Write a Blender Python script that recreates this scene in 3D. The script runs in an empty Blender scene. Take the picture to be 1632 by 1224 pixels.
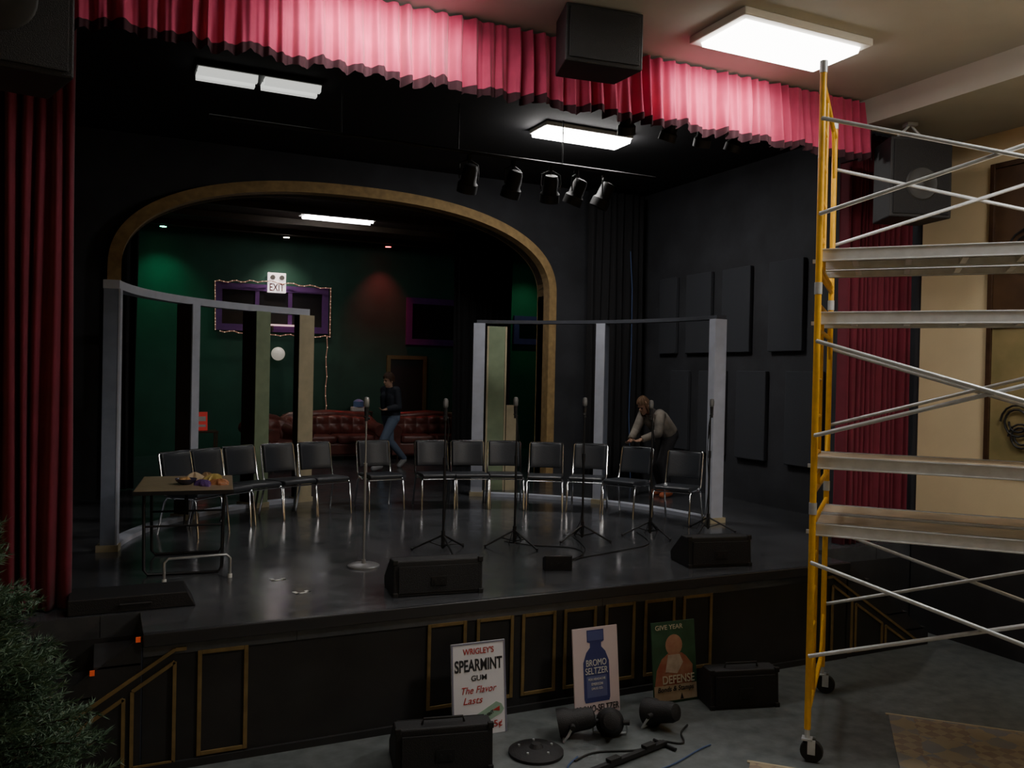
import bpy, math, random, bmesh
import numpy as np
from mathutils import Vector, Matrix, Euler
random.seed(7)
C = bpy.context.scene.collection
pi = math.pi

# ------------------------------------------------------------------ materials
MATS = {}
def mat(name, col, rough=0.6, metal=0.0, noise=0.0, nscale=8.0, bump=0.0, bscale=40.0, emit=None, estr=0.0, sheen=0.0, spec=0.5, col2=None):
    if name in MATS: return MATS[name]
    m = bpy.data.materials.new(name); m.use_nodes = True
    nt = m.node_tree; b = nt.nodes["Principled BSDF"]
    b.inputs["Base Color"].default_value = (*col, 1)
    b.inputs["Roughness"].default_value = rough
    b.inputs["Metallic"].default_value = metal
    b.inputs["Specular IOR Level"].default_value = spec
    if sheen: b.inputs["Sheen Weight"].default_value = sheen
    tc = nt.nodes.new("ShaderNodeTexCoord")
    if noise > 0 or col2:
        n = nt.nodes.new("ShaderNodeTexNoise"); n.inputs["Scale"].default_value = nscale; n.inputs["Detail"].default_value = 5
        nt.links.new(tc.outputs["Object"], n.inputs["Vector"])
        r = nt.nodes.new("ShaderNodeValToRGB")
        r.color_ramp.elements[0].position = 0.3; r.color_ramp.elements[1].position = 0.7
        c2 = col2 if col2 else tuple(min(1, c*(1+noise)) for c in col)
        c1 = col if col2 else tuple(c*(1-noise) for c in col)
        r.color_ramp.elements[0].color = (*c1, 1); r.color_ramp.elements[1].color = (*c2, 1)
        nt.links.new(n.outputs["Fac"], r.inputs["Fac"]); nt.links.new(r.outputs["Color"], b.inputs["Base Color"])
    if bump > 0:
        n2 = nt.nodes.new("ShaderNodeTexNoise"); n2.inputs["Scale"].default_value = bscale; n2.inputs["Detail"].default_value = 3
        nt.links.new(tc.outputs["Object"], n2.inputs["Vector"])
        bp = nt.nodes.new("ShaderNodeBump"); bp.inputs["Strength"].default_value = bump; bp.inputs["Distance"].default_value = 0.01
        nt.links.new(n2.outputs["Fac"], bp.inputs["Height"]); nt.links.new(bp.outputs["Normal"], b.inputs["Normal"])
    if emit:
        b.inputs["Emission Color"].default_value = (*emit, 1); b.inputs["Emission Strength"].default_value = estr
    MATS[name] = m
    return m

M_black = mat("black_paint", (0.020,0.020,0.022), 0.65, noise=0.3, nscale=3)
M_stagewall = mat("stage_wall_black", (0.036,0.038,0.045), 0.85, noise=0.25, nscale=2)
M_ceilblack = mat("stage_ceiling_black", (0.018,0.018,0.021), 0.9)
M_beige = mat("beige_wall_paint", (0.76,0.62,0.38), 0.8, noise=0.06, nscale=2, bump=0.1, bscale=60)
M_ceil = mat("ceiling_plaster", (0.40,0.40,0.35), 0.9, noise=0.05, nscale=2)
M_gold = mat("gold_trim_paint", (0.20,0.135,0.05), 0.55, noise=0.2, nscale=12)
M_archgold = mat("arch_wood_trim", (0.46,0.31,0.14), 0.55, noise=0.2, nscale=10)
M_green = mat("green_wall_paint", (0.020,0.088,0.060), 0.7, noise=0.15, nscale=2)
M_purple = mat("purple_frame_paint", (0.12,0.035,0.20), 0.6, noise=0.1)
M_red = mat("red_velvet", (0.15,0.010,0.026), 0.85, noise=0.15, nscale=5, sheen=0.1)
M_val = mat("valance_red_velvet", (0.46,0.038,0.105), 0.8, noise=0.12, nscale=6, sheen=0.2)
M_fringe = mat("dark_fringe", (0.035,0.006,0.012), 0.9)
M_blackcloth = mat("black_drape_cloth", (0.013,0.013,0.015), 0.95)
M_cab = mat("speaker_cabinet_black", (0.013,0.013,0.015), 0.6, bump=0.4, bscale=150)
M_grille = mat("speaker_grille", (0.012,0.012,0.014), 0.65, bump=0.8, bscale=250)
M_rubber = mat("black_rubber", (0.014,0.014,0.014), 0.7)
M_chrome = mat("chrome", (0.75,0.76,0.78), 0.15, metal=1.0)
M_steel = mat("galvanised_steel", (0.60,0.64,0.68), 0.4, metal=0.45, noise=0.1, nscale=20)
M_dsteel = mat("dull_steel", (0.42,0.43,0.44), 0.35, metal=0.7, noise=0.1, nscale=20)
M_micgr = mat("microphone_mesh", (0.24,0.24,0.24), 0.4, metal=0.6, bump=0.6, bscale=300)
M_alu = mat("aluminium", (0.80,0.84,0.88), 0.38, metal=0.25, noise=0.08, nscale=15)
M_yellow = mat("yellow_scaffold_paint", (0.86,0.46,0.02), 0.4, noise=0.1, nscale=15)
M_ply = mat("plywood_deck", (0.50,0.42,0.30), 0.7, noise=0.2, nscale=6)
M_vinyl = mat("black_vinyl", (0.030,0.034,0.042), 0.38, bump=0.15, bscale=80)
M_bluegrey = mat("blue_grey_paint", (0.46,0.49,0.58), 0.55, noise=0.08)
M_bluedark = mat("slate_blue_paint", (0.20,0.23,0.30), 0.55, noise=0.1)
M_beamdark = mat("dark_slate_beam_paint", (0.055,0.06,0.075), 0.55, noise=0.1)
M_tan = mat("tan_paint", (0.46,0.40,0.26), 0.6, noise=0.1)
M_sage = mat("sage_green_paint", (0.22,0.28,0.17), 0.6, noise=0.1)
M_brownp = mat("dark_brown_paint", (0.05,0.035,0.022), 0.6, noise=0.1)
M_olive = mat("olive_casing_paint", (0.12,0.13,0.05), 0.6, noise=0.1)
M_white = mat("white_paint", (0.75,0.75,0.72), 0.6)
M_leather = mat("brown_leather", (0.17,0.06,0.05), 0.3, noise=0.3, nscale=6, bump=0.2, bscale=50)
M_tabletop = mat("laminate_tabletop", (0.30,0.22,0.14), 0.35, noise=0.15, nscale=10)
M_darkmetal = mat("dark_metal", (0.022,0.022,0.024), 0.45, metal=0.3)
M_lant = mat("lantern_black", (0.012,0.012,0.013), 0.6)
M_wood = mat("dark_wood", (0.06,0.03,0.015), 0.4, noise=0.3, nscale=9)
M_panelcloth = mat("acoustic_panel_fabric", (0.046,0.050,0.060), 0.95, bump=0.5, bscale=120)
M_lampw = mat("fluorescent_lens_bright", (1,1,1), 0.4, emit=(1.0,0.96,0.90), estr=15)
M_lampadded = mat("added_fluorescent_lens", (1,1,1), 0.4, emit=(1.0,0.94,0.86), estr=62)
M_lampstage = mat("stage_fluorescent_lens", (1,1,1), 0.4, emit=(1.0,0.96,0.92), estr=46)
M_lampdim = mat("fluorescent_lens_dim", (1,1,1), 0.4, emit=(0.95,0.97,0.9), estr=0.8)
M_tubeback = mat("fluorescent_tube", (1,1,1), 0.4, emit=(1.0,0.95,0.97), estr=22)
M_housing = mat("white_fixture_housing", (0.7,0.68,0.62), 0.5)

def wood_floor():
    m = bpy.data.materials.new("black_stage_floor"); m.use_nodes = True
    nt = m.node_tree; b = nt.nodes["Principled BSDF"]
    tc = nt.nodes.new("ShaderNodeTexCoord")
    n = nt.nodes.new("ShaderNodeTexNoise"); n.inputs["Scale"].default_value = 2.2; n.inputs["Detail"].default_value = 9; n.inputs["Roughness"].default_value = 0.65
    nt.links.new(tc.outputs["Object"], n.inputs["Vector"])
    r = nt.nodes.new("ShaderNodeValToRGB"); r.color_ramp.elements[0].position = .3; r.color_ramp.elements[1].position = .8
    r.color_ramp.elements[0].color = (0.048,0.051,0.058,1); r.color_ramp.elements[1].color = (0.105,0.110,0.120,1)
    br = nt.nodes.new("ShaderNodeTexBrick"); br.inputs["Scale"].default_value = 1.0
    br.inputs["Brick Width"].default_value = 2.44; br.inputs["Row Height"].default_value = 1.22; br.inputs["Mortar Size"].default_value = 0.004
    br.inputs["Color1"].default_value = (1,1,1,1); br.inputs["Color2"].default_value = (.85,.85,.85,1); br.inputs["Mortar"].default_value = (.3,.3,.3,1)
    nt.links.new(tc.outputs["Object"], br.inputs["Vector"])
    mx = nt.nodes.new("ShaderNodeMix"); mx.data_type = 'RGBA'; mx.blend_type = 'MULTIPLY'; mx.inputs[0].default_value = 1
    nt.links.new(n.outputs["Fac"], r.inputs["Fac"]); nt.links.new(r.outputs["Color"], mx.inputs[6]); nt.links.new(br.outputs["Color"], mx.inputs[7])
    nt.links.new(mx.outputs[2], b.inputs["Base Color"])
    n2 = nt.nodes.new("ShaderNodeTexNoise"); n2.inputs["Scale"].default_value = 5; n2.inputs["Detail"].default_value = 8
    nt.links.new(tc.outputs["Object"], n2.inputs["Vector"])
    mr = nt.nodes.new("ShaderNodeMapRange"); mr.inputs[1].default_value=.3; mr.inputs[2].default_value=.7; mr.inputs[3].default_value = .12; mr.inputs[4].default_value = .26
    nt.links.new(n2.outputs["Fac"], mr.inputs[0]); nt.links.new(mr.outputs[0], b.inputs["Roughness"])
    b.inputs["Specular IOR Level"].default_value = .75
    return m
M_stage = wood_floor()
M_floor = mat("grey_concrete_floor", (0.095,0.11,0.115), 0.42, noise=0.0, nscale=9, col2=(0.16,0.18,0.185), bump=0.15, bscale=30)

def rug_mat():
    m = bpy.data.materials.new("woven_patterned_rug"); m.use_nodes = True
    nt = m.node_tree; b = nt.nodes["Principled BSDF"]; b.inputs["Roughness"].default_value = .95
    tc = nt.nodes.new("ShaderNodeTexCoord")
    nz = nt.nodes.new("ShaderNodeTexNoise"); nz.inputs["Scale"].default_value=14
    nt.links.new(tc.outputs["Object"], nz.inputs["Vector"])
    vm = nt.nodes.new("ShaderNodeMix"); vm.data_type='VECTOR'; vm.inputs[0].default_value=.06
    nt.links.new(tc.outputs["Object"], vm.inputs[4]); nt.links.new(nz.outputs["Color"], vm.inputs[5])
    def chk(sc,rot,c1,c2):
        w = nt.nodes.new("ShaderNodeTexChecker"); w.inputs["Scale"].default_value = sc
        mp = nt.nodes.new("ShaderNodeMapping"); mp.inputs["Rotation"].default_value = (0,0,rot); mp.inputs["Location"].default_value=(.03,.05,.37)
        nt.links.new(vm.outputs[1], mp.inputs["Vector"]); nt.links.new(mp.outputs[0], w.inputs["Vector"])
        w.inputs["Color1"].default_value = c1; w.inputs["Color2"].default_value = c2
        return w
    a=chk(6,pi/4,(0.36,0.29,0.19,1),(0.17,0.20,0.25,1)); c=chk(13,pi/4,(0.38,0.30,0.19,1),(0.22,0.15,0.12,1)); f=chk(3,0,(0,0,0,1),(1,1,1,1))
    mx = nt.nodes.new("ShaderNodeMix"); mx.data_type='RGBA'
    nt.links.new(f.outputs["Fac"], mx.inputs[0]); nt.links.new(a.outputs["Color"], mx.inputs[6]); nt.links.new(c.outputs["Color"], mx.inputs[7]); 
    n = nt.nodes.new("ShaderNodeTexNoise"); n.inputs["Scale"].default_value = 5
    nt.links.new(tc.outputs["Object"], n.inputs["Vector"])
    m2 = nt.nodes.new("ShaderNodeMix"); m2.data_type='RGBA'; m2.inputs[7].default_value=(.28,.24,.18,1)
    nt.links.new(n.outputs["Fac"], m2.inputs[0]); nt.links.new(mx.outputs[2], m2.inputs[6]); nt.links.new(m2.outputs[2], b.inputs["Base Color"])
    return m
M_rug = rug_mat()

# ------------------------------------------------------------------ mesh builder
class MB:
    def __init__(s): s.v=[]; s.f=[]; s.M=Matrix.Identity(4)
    def add(s, vs, fs):
        o=len(s.v); s.v += [tuple(s.M @ Vector(p)) for p in vs]; s.f += [tuple(o+i for i in f) for f in fs]; return s
    def box(s, c, d, rot=None):
        x,y,z=[q/2 for q in d]
        vs=[Vector((a*x,b*y,e*z)) for a in(-1,1) for b in(-1,1) for e in(-1,1)]
        if rot: R=Euler(rot).to_matrix(); vs=[R@q for q in vs]
        vs=[q+Vector(c) for q in vs]
        return s.add(vs,[(0,1,3,2),(4,6,7,5),(0,4,5,1),(2,3,7,6),(0,2,6,4),(1,5,7,3)])
    def b2(s, x0,x1,y0,y1,z0,z1):
        return s.box(((x0+x1)/2,(y0+y1)/2,(z0+z1)/2),(abs(x1-x0),abs(y1-y0),abs(z1-z0)))
    def tube(s, path, r, n=10, closed=False):
        P=[Vector(p) for p in path]; k=len(P)
        R=r if isinstance(r,(list,tuple)) else [r]*k
        vs=[]; fs=[]; up=None
        for i in range(k):
            if closed: t=(P[(i+1)%k]-P[i-1])
            else: t=(P[min(i+1,k-1)]-P[max(i-1,0)])
            t.normalize()
            if up is None:
                up = Vector((0,0,1)) if abs(t.z)<.9 else Vector((1,0,0))
            u=(up-t*up.dot(t))
            if u.length<1e-5: u=t.orthogonal()
            u.normalize(); up=u; w=t.cross(u)
            for j in range(n):
                a=2*pi*j/n; vs.append(P[i]+(u*math.cos(a)+w*math.sin(a))*R[i])
        for i in range(k if closed else k-1):
            for j in range(n):
                a=i*n+j; b=i*n+(j+1)%n; c=((i+1)%k)*n+(j+1)%n; d=((i+1)%k)*n+j
                fs.append((a,b,c,d))
        if not closed:
            fs.append(tuple(range(n))[::-1]); fs.append(tuple((k-1)*n+j for j in range(n)))
        return s.add(vs,fs)
    def cyl(s,p0,p1,r0,r1=None,n=16): return s.tube([p0,p1],[r0,r0 if r1 is None else r1],n)
    def ell(s,c,r,nu=16,nv=10,rot=None):
        if not isinstance(r,(list,tuple)): r=(r,r,r)
        R=Euler(rot).to_matrix() if rot else Matrix.Identity(3)
        vs=[]; fs=[]
        for i in range(1,nv):
            th=pi*i/nv
            for j in range(nu):
                a=2*pi*j/nu
                vs.append(R@Vector((r[0]*math.sin(th)*math.cos(a),r[1]*math.sin(th)*math.sin(a),r[2]*math.cos(th)))+Vector(c))
        for i in range(nv-2):
            for j in range(nu):
                fs.append((i*nu+j,(i+1)*nu+j,(i+1)*nu+(j+1)%nu,i*nu+(j+1)%nu))
        t=len(vs); vs.append(R@Vector((0,0,r[2]))+Vector(c)); vs.append(R@Vector((0,0,-r[2]))+Vector(c))
        for j in range(nu):
            fs.append((t,j,(j+1)%nu)); fs.append((t+1,(nv-2)*nu+(j+1)%nu,(nv-2)*nu+j))
        return s.add(vs,fs)
    def lathe(s, prof, n=24, axis='z', c=(0,0,0)):
        vs=[]; fs=[]; k=len(prof)
        for (r,h) in prof:
            for j in range(n):
                a=2*pi*j/n; x,y=r*math.cos(a),r*math.sin(a)
                p=(x,y,h) if axis=='z' else ((x,h,y) if axis=='y' else (h,x,y))
                vs.append(Vector(p)+Vector(c))
        for i in range(k-1):
            for j in range(n):
                fs.append((i*n+j,i*n+(j+1)%n,(i+1)*n+(j+1)%n,(i+1)*n+j))
        fs.append(tuple(range(n))[::-1]); fs.append(tuple((k-1)*n+j for j in range(n)))
        return s.add(vs,fs)
    def prism(s, poly, x0, x1, axis='x'):
        n=len(poly)
        def P(a,u,v): return (a,u,v) if axis=='x' else ((u,a,v) if axis=='y' else (u,v,a))
        vs=[P(x0,*p) for p in poly]+[P(x1,*p) for p in poly]
        fs=[tuple(range(n)),tuple(range(2*n-1,n-1,-1))]+[(i,(i+1)%n,n+(i+1)%n,n+i) for i in range(n)]
        return s.add(vs,fs)
    def grid(s, fn, nu, nv):
        vs=[fn(i/nu,j/nv) for i in range(nu+1) for j in range(nv+1)]
        fs=[(i*(nv+1)+j,(i+1)*(nv+1)+j,(i+1)*(nv+1)+j+1,i*(nv+1)+j+1) for i in range(nu) for j in range(nv)]
        return s.add(vs,fs)
    def mesh(s,name):
        me=bpy.data.meshes.new(name); me.from_pydata(s.v,[],s.f); me.validate(); me.update()
        bm=bmesh.new(); bm.from_mesh(me); bmesh.ops.recalc_face_normals(bm,faces=bm.faces); bm.to_mesh(me); bm.free()
        return me
    def obj(s,name,m,parent=None,smooth=False,bevel=0,loc=None,rot=None,label=None):
        me=s.mesh(name); o=bpy.data.objects.new(name,me); C.objects.link(o)
        me.materials.append(m)
        if smooth:
            for p in me.polygons: p.use_smooth=True
            md=o.modifiers.new("es","EDGE_SPLIT"); md.split_angle=math.radians(38)
        if bevel:
            md=o.modifiers.new("bv","BEVEL"); md.width=bevel; md.segments=2; md.limit_method='ANGLE'
        if parent: o.parent=parent
        if loc: o.location=loc
        if rot: o.rotation_euler=rot
        if label: o["label"]=label
        return o

def thing(name,label,cat,loc=(0,0,0),rot=(0,0,0),group=None):
    e=bpy.data.objects.new(name,None); e.empty_display_size=.1; C.objects.link(e)
    e.location=loc; e.rotation_euler=rot; e["label"]=label; e["category"]=cat
    if group: e["group"]=group
    return e
def top(o,label,cat,group=None):
    o["label"]=label; o["category"]=cat
    if group: o["group"]=group
    return o
def struct(o,label=None,cat="structure"):
    o["kind"]="structure"; o["label"]=label or o.name.replace('_',' '); o["category"]=cat; return o
def copy_tree(root,loc=None,rot=None,parent=None,scale=None):
    n=root.copy(); C.objects.link(n)
    if parent: n.parent=parent
    if loc is not None: n.location=loc
    if rot is not None: n.rotation_euler=rot
    if scale: n.scale=(scale,)*3
    for ch in root.children: copy_tree(ch,parent=n)
    return n
def text(s, w, h, loc, m, parent, name="lettering", rot=(pi/2,0,0), bold=0.0, shear=0.0):
    cu=bpy.data.curves.new("t",'FONT'); cu.body=s; cu.extrude=0.001; cu.offset=bold; cu.shear=shear; cu.align_x='CENTER'
    o=bpy.data.objects.new("t",cu); C.objects.link(o)
    bpy.context.view_layer.update()
    dg=bpy.context.evaluated_depsgraph_get()
    me=bpy.data.meshes.new_from_object(o.evaluated_get(dg)); bpy.data.objects.remove(o)
    co=np.array([v.co[:] for v in me.vertices]); mn=co.min(0); mx=co.max(0)
    for v in me.vertices:
        v.co.x=(v.co.x-(mn[0]+mx[0])/2)/(mx[0]-mn[0])*w
        v.co.y=(v.co.y-mn[1])/(mx[1]-mn[1])*h
    me.materials.clear(); me.materials.append(m)
    t=bpy.data.objects.new(name,me); C.objects.link(t); t.parent=parent; t.location=loc; t.rotation_euler=rot
    return t

# ------------------------------------------------------------------ room shell
SZ=0.9   # stage level
CZ=5.62  # stage ceiling
def S(name,mb,m,bevel=0,label=None): return struct(mb.obj(name,m,bevel=bevel),label)
S("floor", MB().b2(-2.0,8.2,-3.2,5.93,-.1,0), M_floor, label="grey concrete auditorium floor")
S("floor_corner", MB().b2(-2.0,.25,5.93,6.44,-.1,0).b2(6.35,8.2,5.93,6.44,-.1,0), M_floor)
S("floor_stage", MB().b2(-1.6,8.2,6.45,18.0,.75,SZ).b2(.25,6.35,5.92,6.45,.75,SZ), M_stage, label="scuffed glossy black stage floor")
S("trim_1", MB().b2(.25,6.35,5.885,5.93,.82,SZ+.004), mat("lip_black",(.028,.028,.031),.35), bevel=.006, label="black stage lip")
S("wall_stage_front", MB().b2(.25,6.35,5.93,5.99,0,.75), M_black, label="black panelled stage front")
S("wall_stage_recess_left", MB().b2(-1.9,.25,6.445,6.5,0,.75), M_black)
S("wall_stage_recess_right", MB().b2(6.35,7.85,6.445,6.5,0,.75), M_black)
S("ceiling", MB().b2(-2.0,8.2,-3.2,6.2,5.3,5.4), M_ceil, label="beige plaster auditorium ceiling")
S("ceiling_soffit", MB().b2(6.55,8.0,-3.2,6.15,5.06,5.3), M_ceil, label="dropped soffit along side wall")
S("wall_right", MB().b2(7.85,8.0,-3.2,6.42,1.05,5.3), M_beige, label="beige painted side wall")
S("wall_right_dado", MB().b2(7.80,8.0,-3.2,6.42,0,1.05), M_black, label="black painted lower side wall")
S("wall_left", MB().b2(-2.0,-1.9,-3.2,6.42,0,5.3), M_beige)
S("wall_back", MB().b2(-2.0,8.0,-3.35,-3.2,0,5.3), M_beige)
S("wall_header", MB().b2(-2.0,8.2,6.2,6.3,5.25,5.8), M_stagewall, label="black header above stage opening")
S("ceiling_stage", MB().b2(-1.6,8.3,6.3,12.6,CZ,CZ+.1), M_ceilblack)
S("wall_stage_right", MB().b2(8.12,8.27,6.5,12.4,SZ,5.8), M_stagewall)
S("wall_stage_left", MB().b2(-1.6,-1.45,6.5,12.4,SZ,5.8), M_stagewall)
S("wall_corner_right", MB().b2(7.87,8.27,6.42,6.5,.9,5.8), M_stagewall)
S("wall_corner_left", MB().b2(-2.0,-1.35,6.42,6.5,.9,5.8), M_stagewall)
# arch wall
acx,aw,zs,rise,tw=3.25,3.07,3.86,1.22,.16
def arch_pts(off=0,n=56):
    pts=[]
    for i in range(n+1):
        a=pi-pi*i/n; c,s_=math.cos(a),math.sin(a); e=2/2.35
        pts.append((acx+(aw+off)*math.copysign(abs(c)**e,c), zs+(rise+off)*abs(s_)**e))
    return pts
ap=arch_pts(); aL,aR=acx-aw,acx+aw
mb=MB()
for yy in (12.2,12.4):
    for i in range(len(ap)-1):
        (x0,z0),(x1,z1)=ap[i],ap[i+1]
        mb.add([(x0,yy,z0),(x1,yy,z1),(x1,yy,5.8),(x0,yy,5.8)],[(0,1,2,3)])
for i in range(len(ap)-1):
    (x0,z0),(x1,z1)=ap[i],ap[i+1]
    mb.add([(x0,12.2,z0),(x1,12.2,z1),(x1,12.4,z1),(x0,12.4,z0)],[(0,1,2,3)])
mb.b2(-1.6,aL,12.2,12.4,SZ,5.8).b2(aR,8.27,12.2,12.4,SZ,5.8)
S("wall_arch", mb, M_stagewall, label="black rear stage wall with arched opening")
inner=[(aL,SZ)]+ap+[(aR,SZ)]; outer=[(aL-tw,SZ)]+arch_pts(tw)+[(aR+tw,SZ)]
mb=MB()
n=len(inner)
for i in range(n-1):
    a,b=inner[i],inner[i+1]; c,d=outer[i+1],outer[i]
    vs=[(a[0],12.0,a[1]),(b[0],12.0,b[1]),(c[0],12.06,c[1]),(d[0],12.06,d[1]),(a[0],12.42,a[1]),(b[0],12.42,b[1]),(c[0],12.2,c[1]),(d[0],12.2,d[1])]
    mb.add(vs,[(0,1,2,3),(0,4,5,1),(3,2,6,7)])
S("trim_2", mb, M_archgold, label="gold-brown moulding round the rear arch")
# rear room
RZ=5.32
S("wall_rear", MB().b2(-.6,9.6,17.8,17.95,SZ,5.45), M_green, label="dark green rear room wall")
S("wall_rear_left", MB().b2(-.6,-.45,12.4,17.8,SZ,5.45), M_green)
S("wall_rear_right", MB().b2(9.45,9.6,12.4,17.8,SZ,5.45), M_green)
S("ceiling_rear", MB().b2(-.6,9.6,12.4,17.95,RZ,RZ+.13), mat("rear_ceiling_brown",(0.07,0.045,0.035),.8,noise=.2), label="dark brown rear ceiling")
for k in range(4): S("trim_%d"%(40+k), MB().b2(-.45,9.45,13.2+k*1.25,13.34+k*1.25,RZ-.10,RZ), M_brownp, label="dark ceiling beam")
S("floor_rear_extension", MB().b2(8.2,9.6,12.4,18.0,.75,SZ), M_stage)

# stage front gold panels
def panel_frame(x0,x1,z0,z1,y,w=.027):
    mb=MB(); mb.b2(x0,x0+w,y-.012,y,z0,z1).b2(x1-w,x1,y-.012,y,z0,z1).b2(x0+w,x1-w,y-.012,y,z1-w,z1).b2(x0+w,x1-w,y-.012,y,z0,z0+w)
    return mb
xs=[(.58,.90),(2.17,2.48),(2.56,2.87),(2.94,3.24),(3.31,3.61),(3.69,3.98),(4.07,4.38),(4.46,4.77)]
for i,(a,b) in enumerate(xs):
    S("trim_%d"%(10+i), panel_frame(a,b,.06 if i==0 else .12,.755,5.928), M_gold, bevel=.003, label="gold moulding rectangle on stage front")
S("baseboard_stage", MB().b2(.25,6.35,5.905,5.93,0,.05), M_black)

# side stairs
def stairs(sign):
    X0=3.3+sign*3.06
    root=thing("stage_stairs","black wooden steps up to stage with gold-outlined side panel","stairs",(X0,5.92,0),(0,0,0),group="side stage steps")
    for k in range(4):
        mb=MB().b2(sign*.26*k,sign*.26*(k+1),0.03,.515,0,.9-.18*(k+1)-.02)
        mb.b2(sign*(.26*k-.0),sign*(.26*(k+1)+.015),0.0,.515,.9-.18*(k+1)-.02,.9-.18*(k+1))
        mb.obj("step",M_black,root,bevel=.004)
    poly=[(0,0),(sign*1.1,0),(sign*1.1,.12),(0,.88)]
    MB().prism(poly,0,.025,'y').obj("side_panel",M_black,root)
    def line(p,q,w=.022):
        a=Vector((p[0]*sign,p[1])); b=Vector((q[0]*sign,q[1])); d=b-a; L=d.length; ang=math.atan2(d.y,d.x)
        return ((a.x+b.x)/2,-.006,(a.y+b.y)/2),(L,.012,w),(0,-ang,0)
    mb=MB()
    for seg in [((-.2,.78),(.95,.05)),((-.2,.70),(-.2,.05)),((-.2,.70),(.05,.54)),((.05,.54),(.05,.05)),((-.2,.05),(.05,.05)),((.1,.5),(.1,.05)),((.1,.5),(.45,.28)),((.45,.28),(.45,.05)),((.1,.05),(.45,.05)),((-.2,.78),(-.27,.78)),((.5,.25),(.5,.05)),((.5,.25),(.8,.06))]:
        c,d,r=line(*seg); mb.box(c,d,r)
    mb.obj("gold_moulding",M_gold,root,label="thin gold moulding")
    if sign<0:
        for k in (0,1):
            MB().box((sign*(.26*k+.02),-.012,.9-.18*k-.03),(.028,.012,.032)).obj("step_marker",mat("orange_marker",(0.8,.12,.04),.5,emit=(1,.12,.03),estr=.15),root)
    return root
stairs(-1); stairs(1)

# ------------------------------------------------------------------ curtains
def curtain(name,x0,x1,y,z0,z1,folds,amp,m,label,cat="curtain",seed=0):
    rnd=random.Random(seed); ph=[rnd.uniform(-1.2,1.2) for _ in range(folds+2)]; am=[rnd.uniform(.35,1.2) for _ in range(folds+2)]
    def fn(u,v):
        f=u*folds; i=int(min(f,folds-1e-6)); 
        a=am[i]*(1-(f-i))+am[i+1]*(f-i)
        p_=ph[i]*(1-(f-i))+ph[i+1]*(f-i)
        yo=amp*a*math.sin(2*pi*f+p_*1.3+.35*math.sin(v*3+f*.7))+amp*.18*math.sin(3.3*pi*f+1)
        xo=.012*math.sin(v*4+f*1.7)
        return (x0+(x1-x0)*u+xo,y+yo,z0+(z1-z0)*v)
    o=MB().grid(fn,folds*16,14).obj(name,m)
    for p in o.data.polygons: p.use_smooth=True
    md=o.modifiers.new("s","SOLIDIFY"); md.thickness=.006
    return top(o,label,cat)
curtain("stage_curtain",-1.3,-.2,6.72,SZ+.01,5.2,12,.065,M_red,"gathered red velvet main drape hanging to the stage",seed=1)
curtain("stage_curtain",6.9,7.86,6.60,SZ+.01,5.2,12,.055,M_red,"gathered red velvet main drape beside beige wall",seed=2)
curtain("black_drape",-.4,.40,13.0,SZ+.01,5.2,6,.05,M_blackcloth,"black masking drape in the rear room",seed=3)
curtain("black_drape",5.72,6.88,14.6,SZ+.01,5.2,9,.06,M_blackcloth,"black masking drape behind arch",seed=4)
curtain("black_drape",6.9,7.95,11.8,SZ+.01,5.55,8,.05,M_blackcloth,"black leg drape beside the arch",seed=5)
curtain("black_drape",-1.35,-.45,11.6,SZ+.01,5.55,8,.05,M_blackcloth,"black leg drape in the stage corner",seed=6)
# valance in swagged sections
vx0,vx1=-1.3,6.62; nsec=18
root=thing("valance","pleated crimson velvet valance with dark scalloped fringe","valance",(0,6.05,0))
rv=random.Random(11); wph=[rv.uniform(-1.3,1.3) for _ in range(80)]; wam=[rv.uniform(.3,1.15) for _ in range(80)]
def vfn(u,v):
    x=vx0+(vx1-vx0)*u; f=u*nsec; fr=f-math.floor(f)
    bottom=4.79-.035*math.sin(pi*fr)+.010*math.sin(x*9)
    z=bottom+(5.28-bottom)*v
    g=(x-vx0)/.15; i=int(g); q=g-i; q=q*q*(3-2*q); p_=wph[i]*(1-q)+wph[i+1]*q; a_=wam[i]*(1-q)+wam[i+1]*q
    k=x*2*pi/.125
    y=.048*a_*math.sin(k+p_*1.4+.5*math.sin(v*3+x*3))*(1.1-.4*v)+.010*math.sin(2.3*k+p_)*(1-.5*v)-.03*(1-v)
    return (x,y,z)
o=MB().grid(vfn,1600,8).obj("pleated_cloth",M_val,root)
for p in o.data.polygons: p.use_smooth=True
def ffn(u,v):
    x,y,z=vfn(u,0)
    zz=z+.006-v*(.045+.03*abs(math.sin(x*22)))
    return (x,y-.006,zz)
MB().grid(ffn,1600,2).obj("fringe",M_fringe,root)
MB().b2(6.62,6.66,.0,.35,4.78,5.28).b2(vx0,6.66,.095,.11,4.84,5.28).obj("backing",M_fringe,root)

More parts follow.
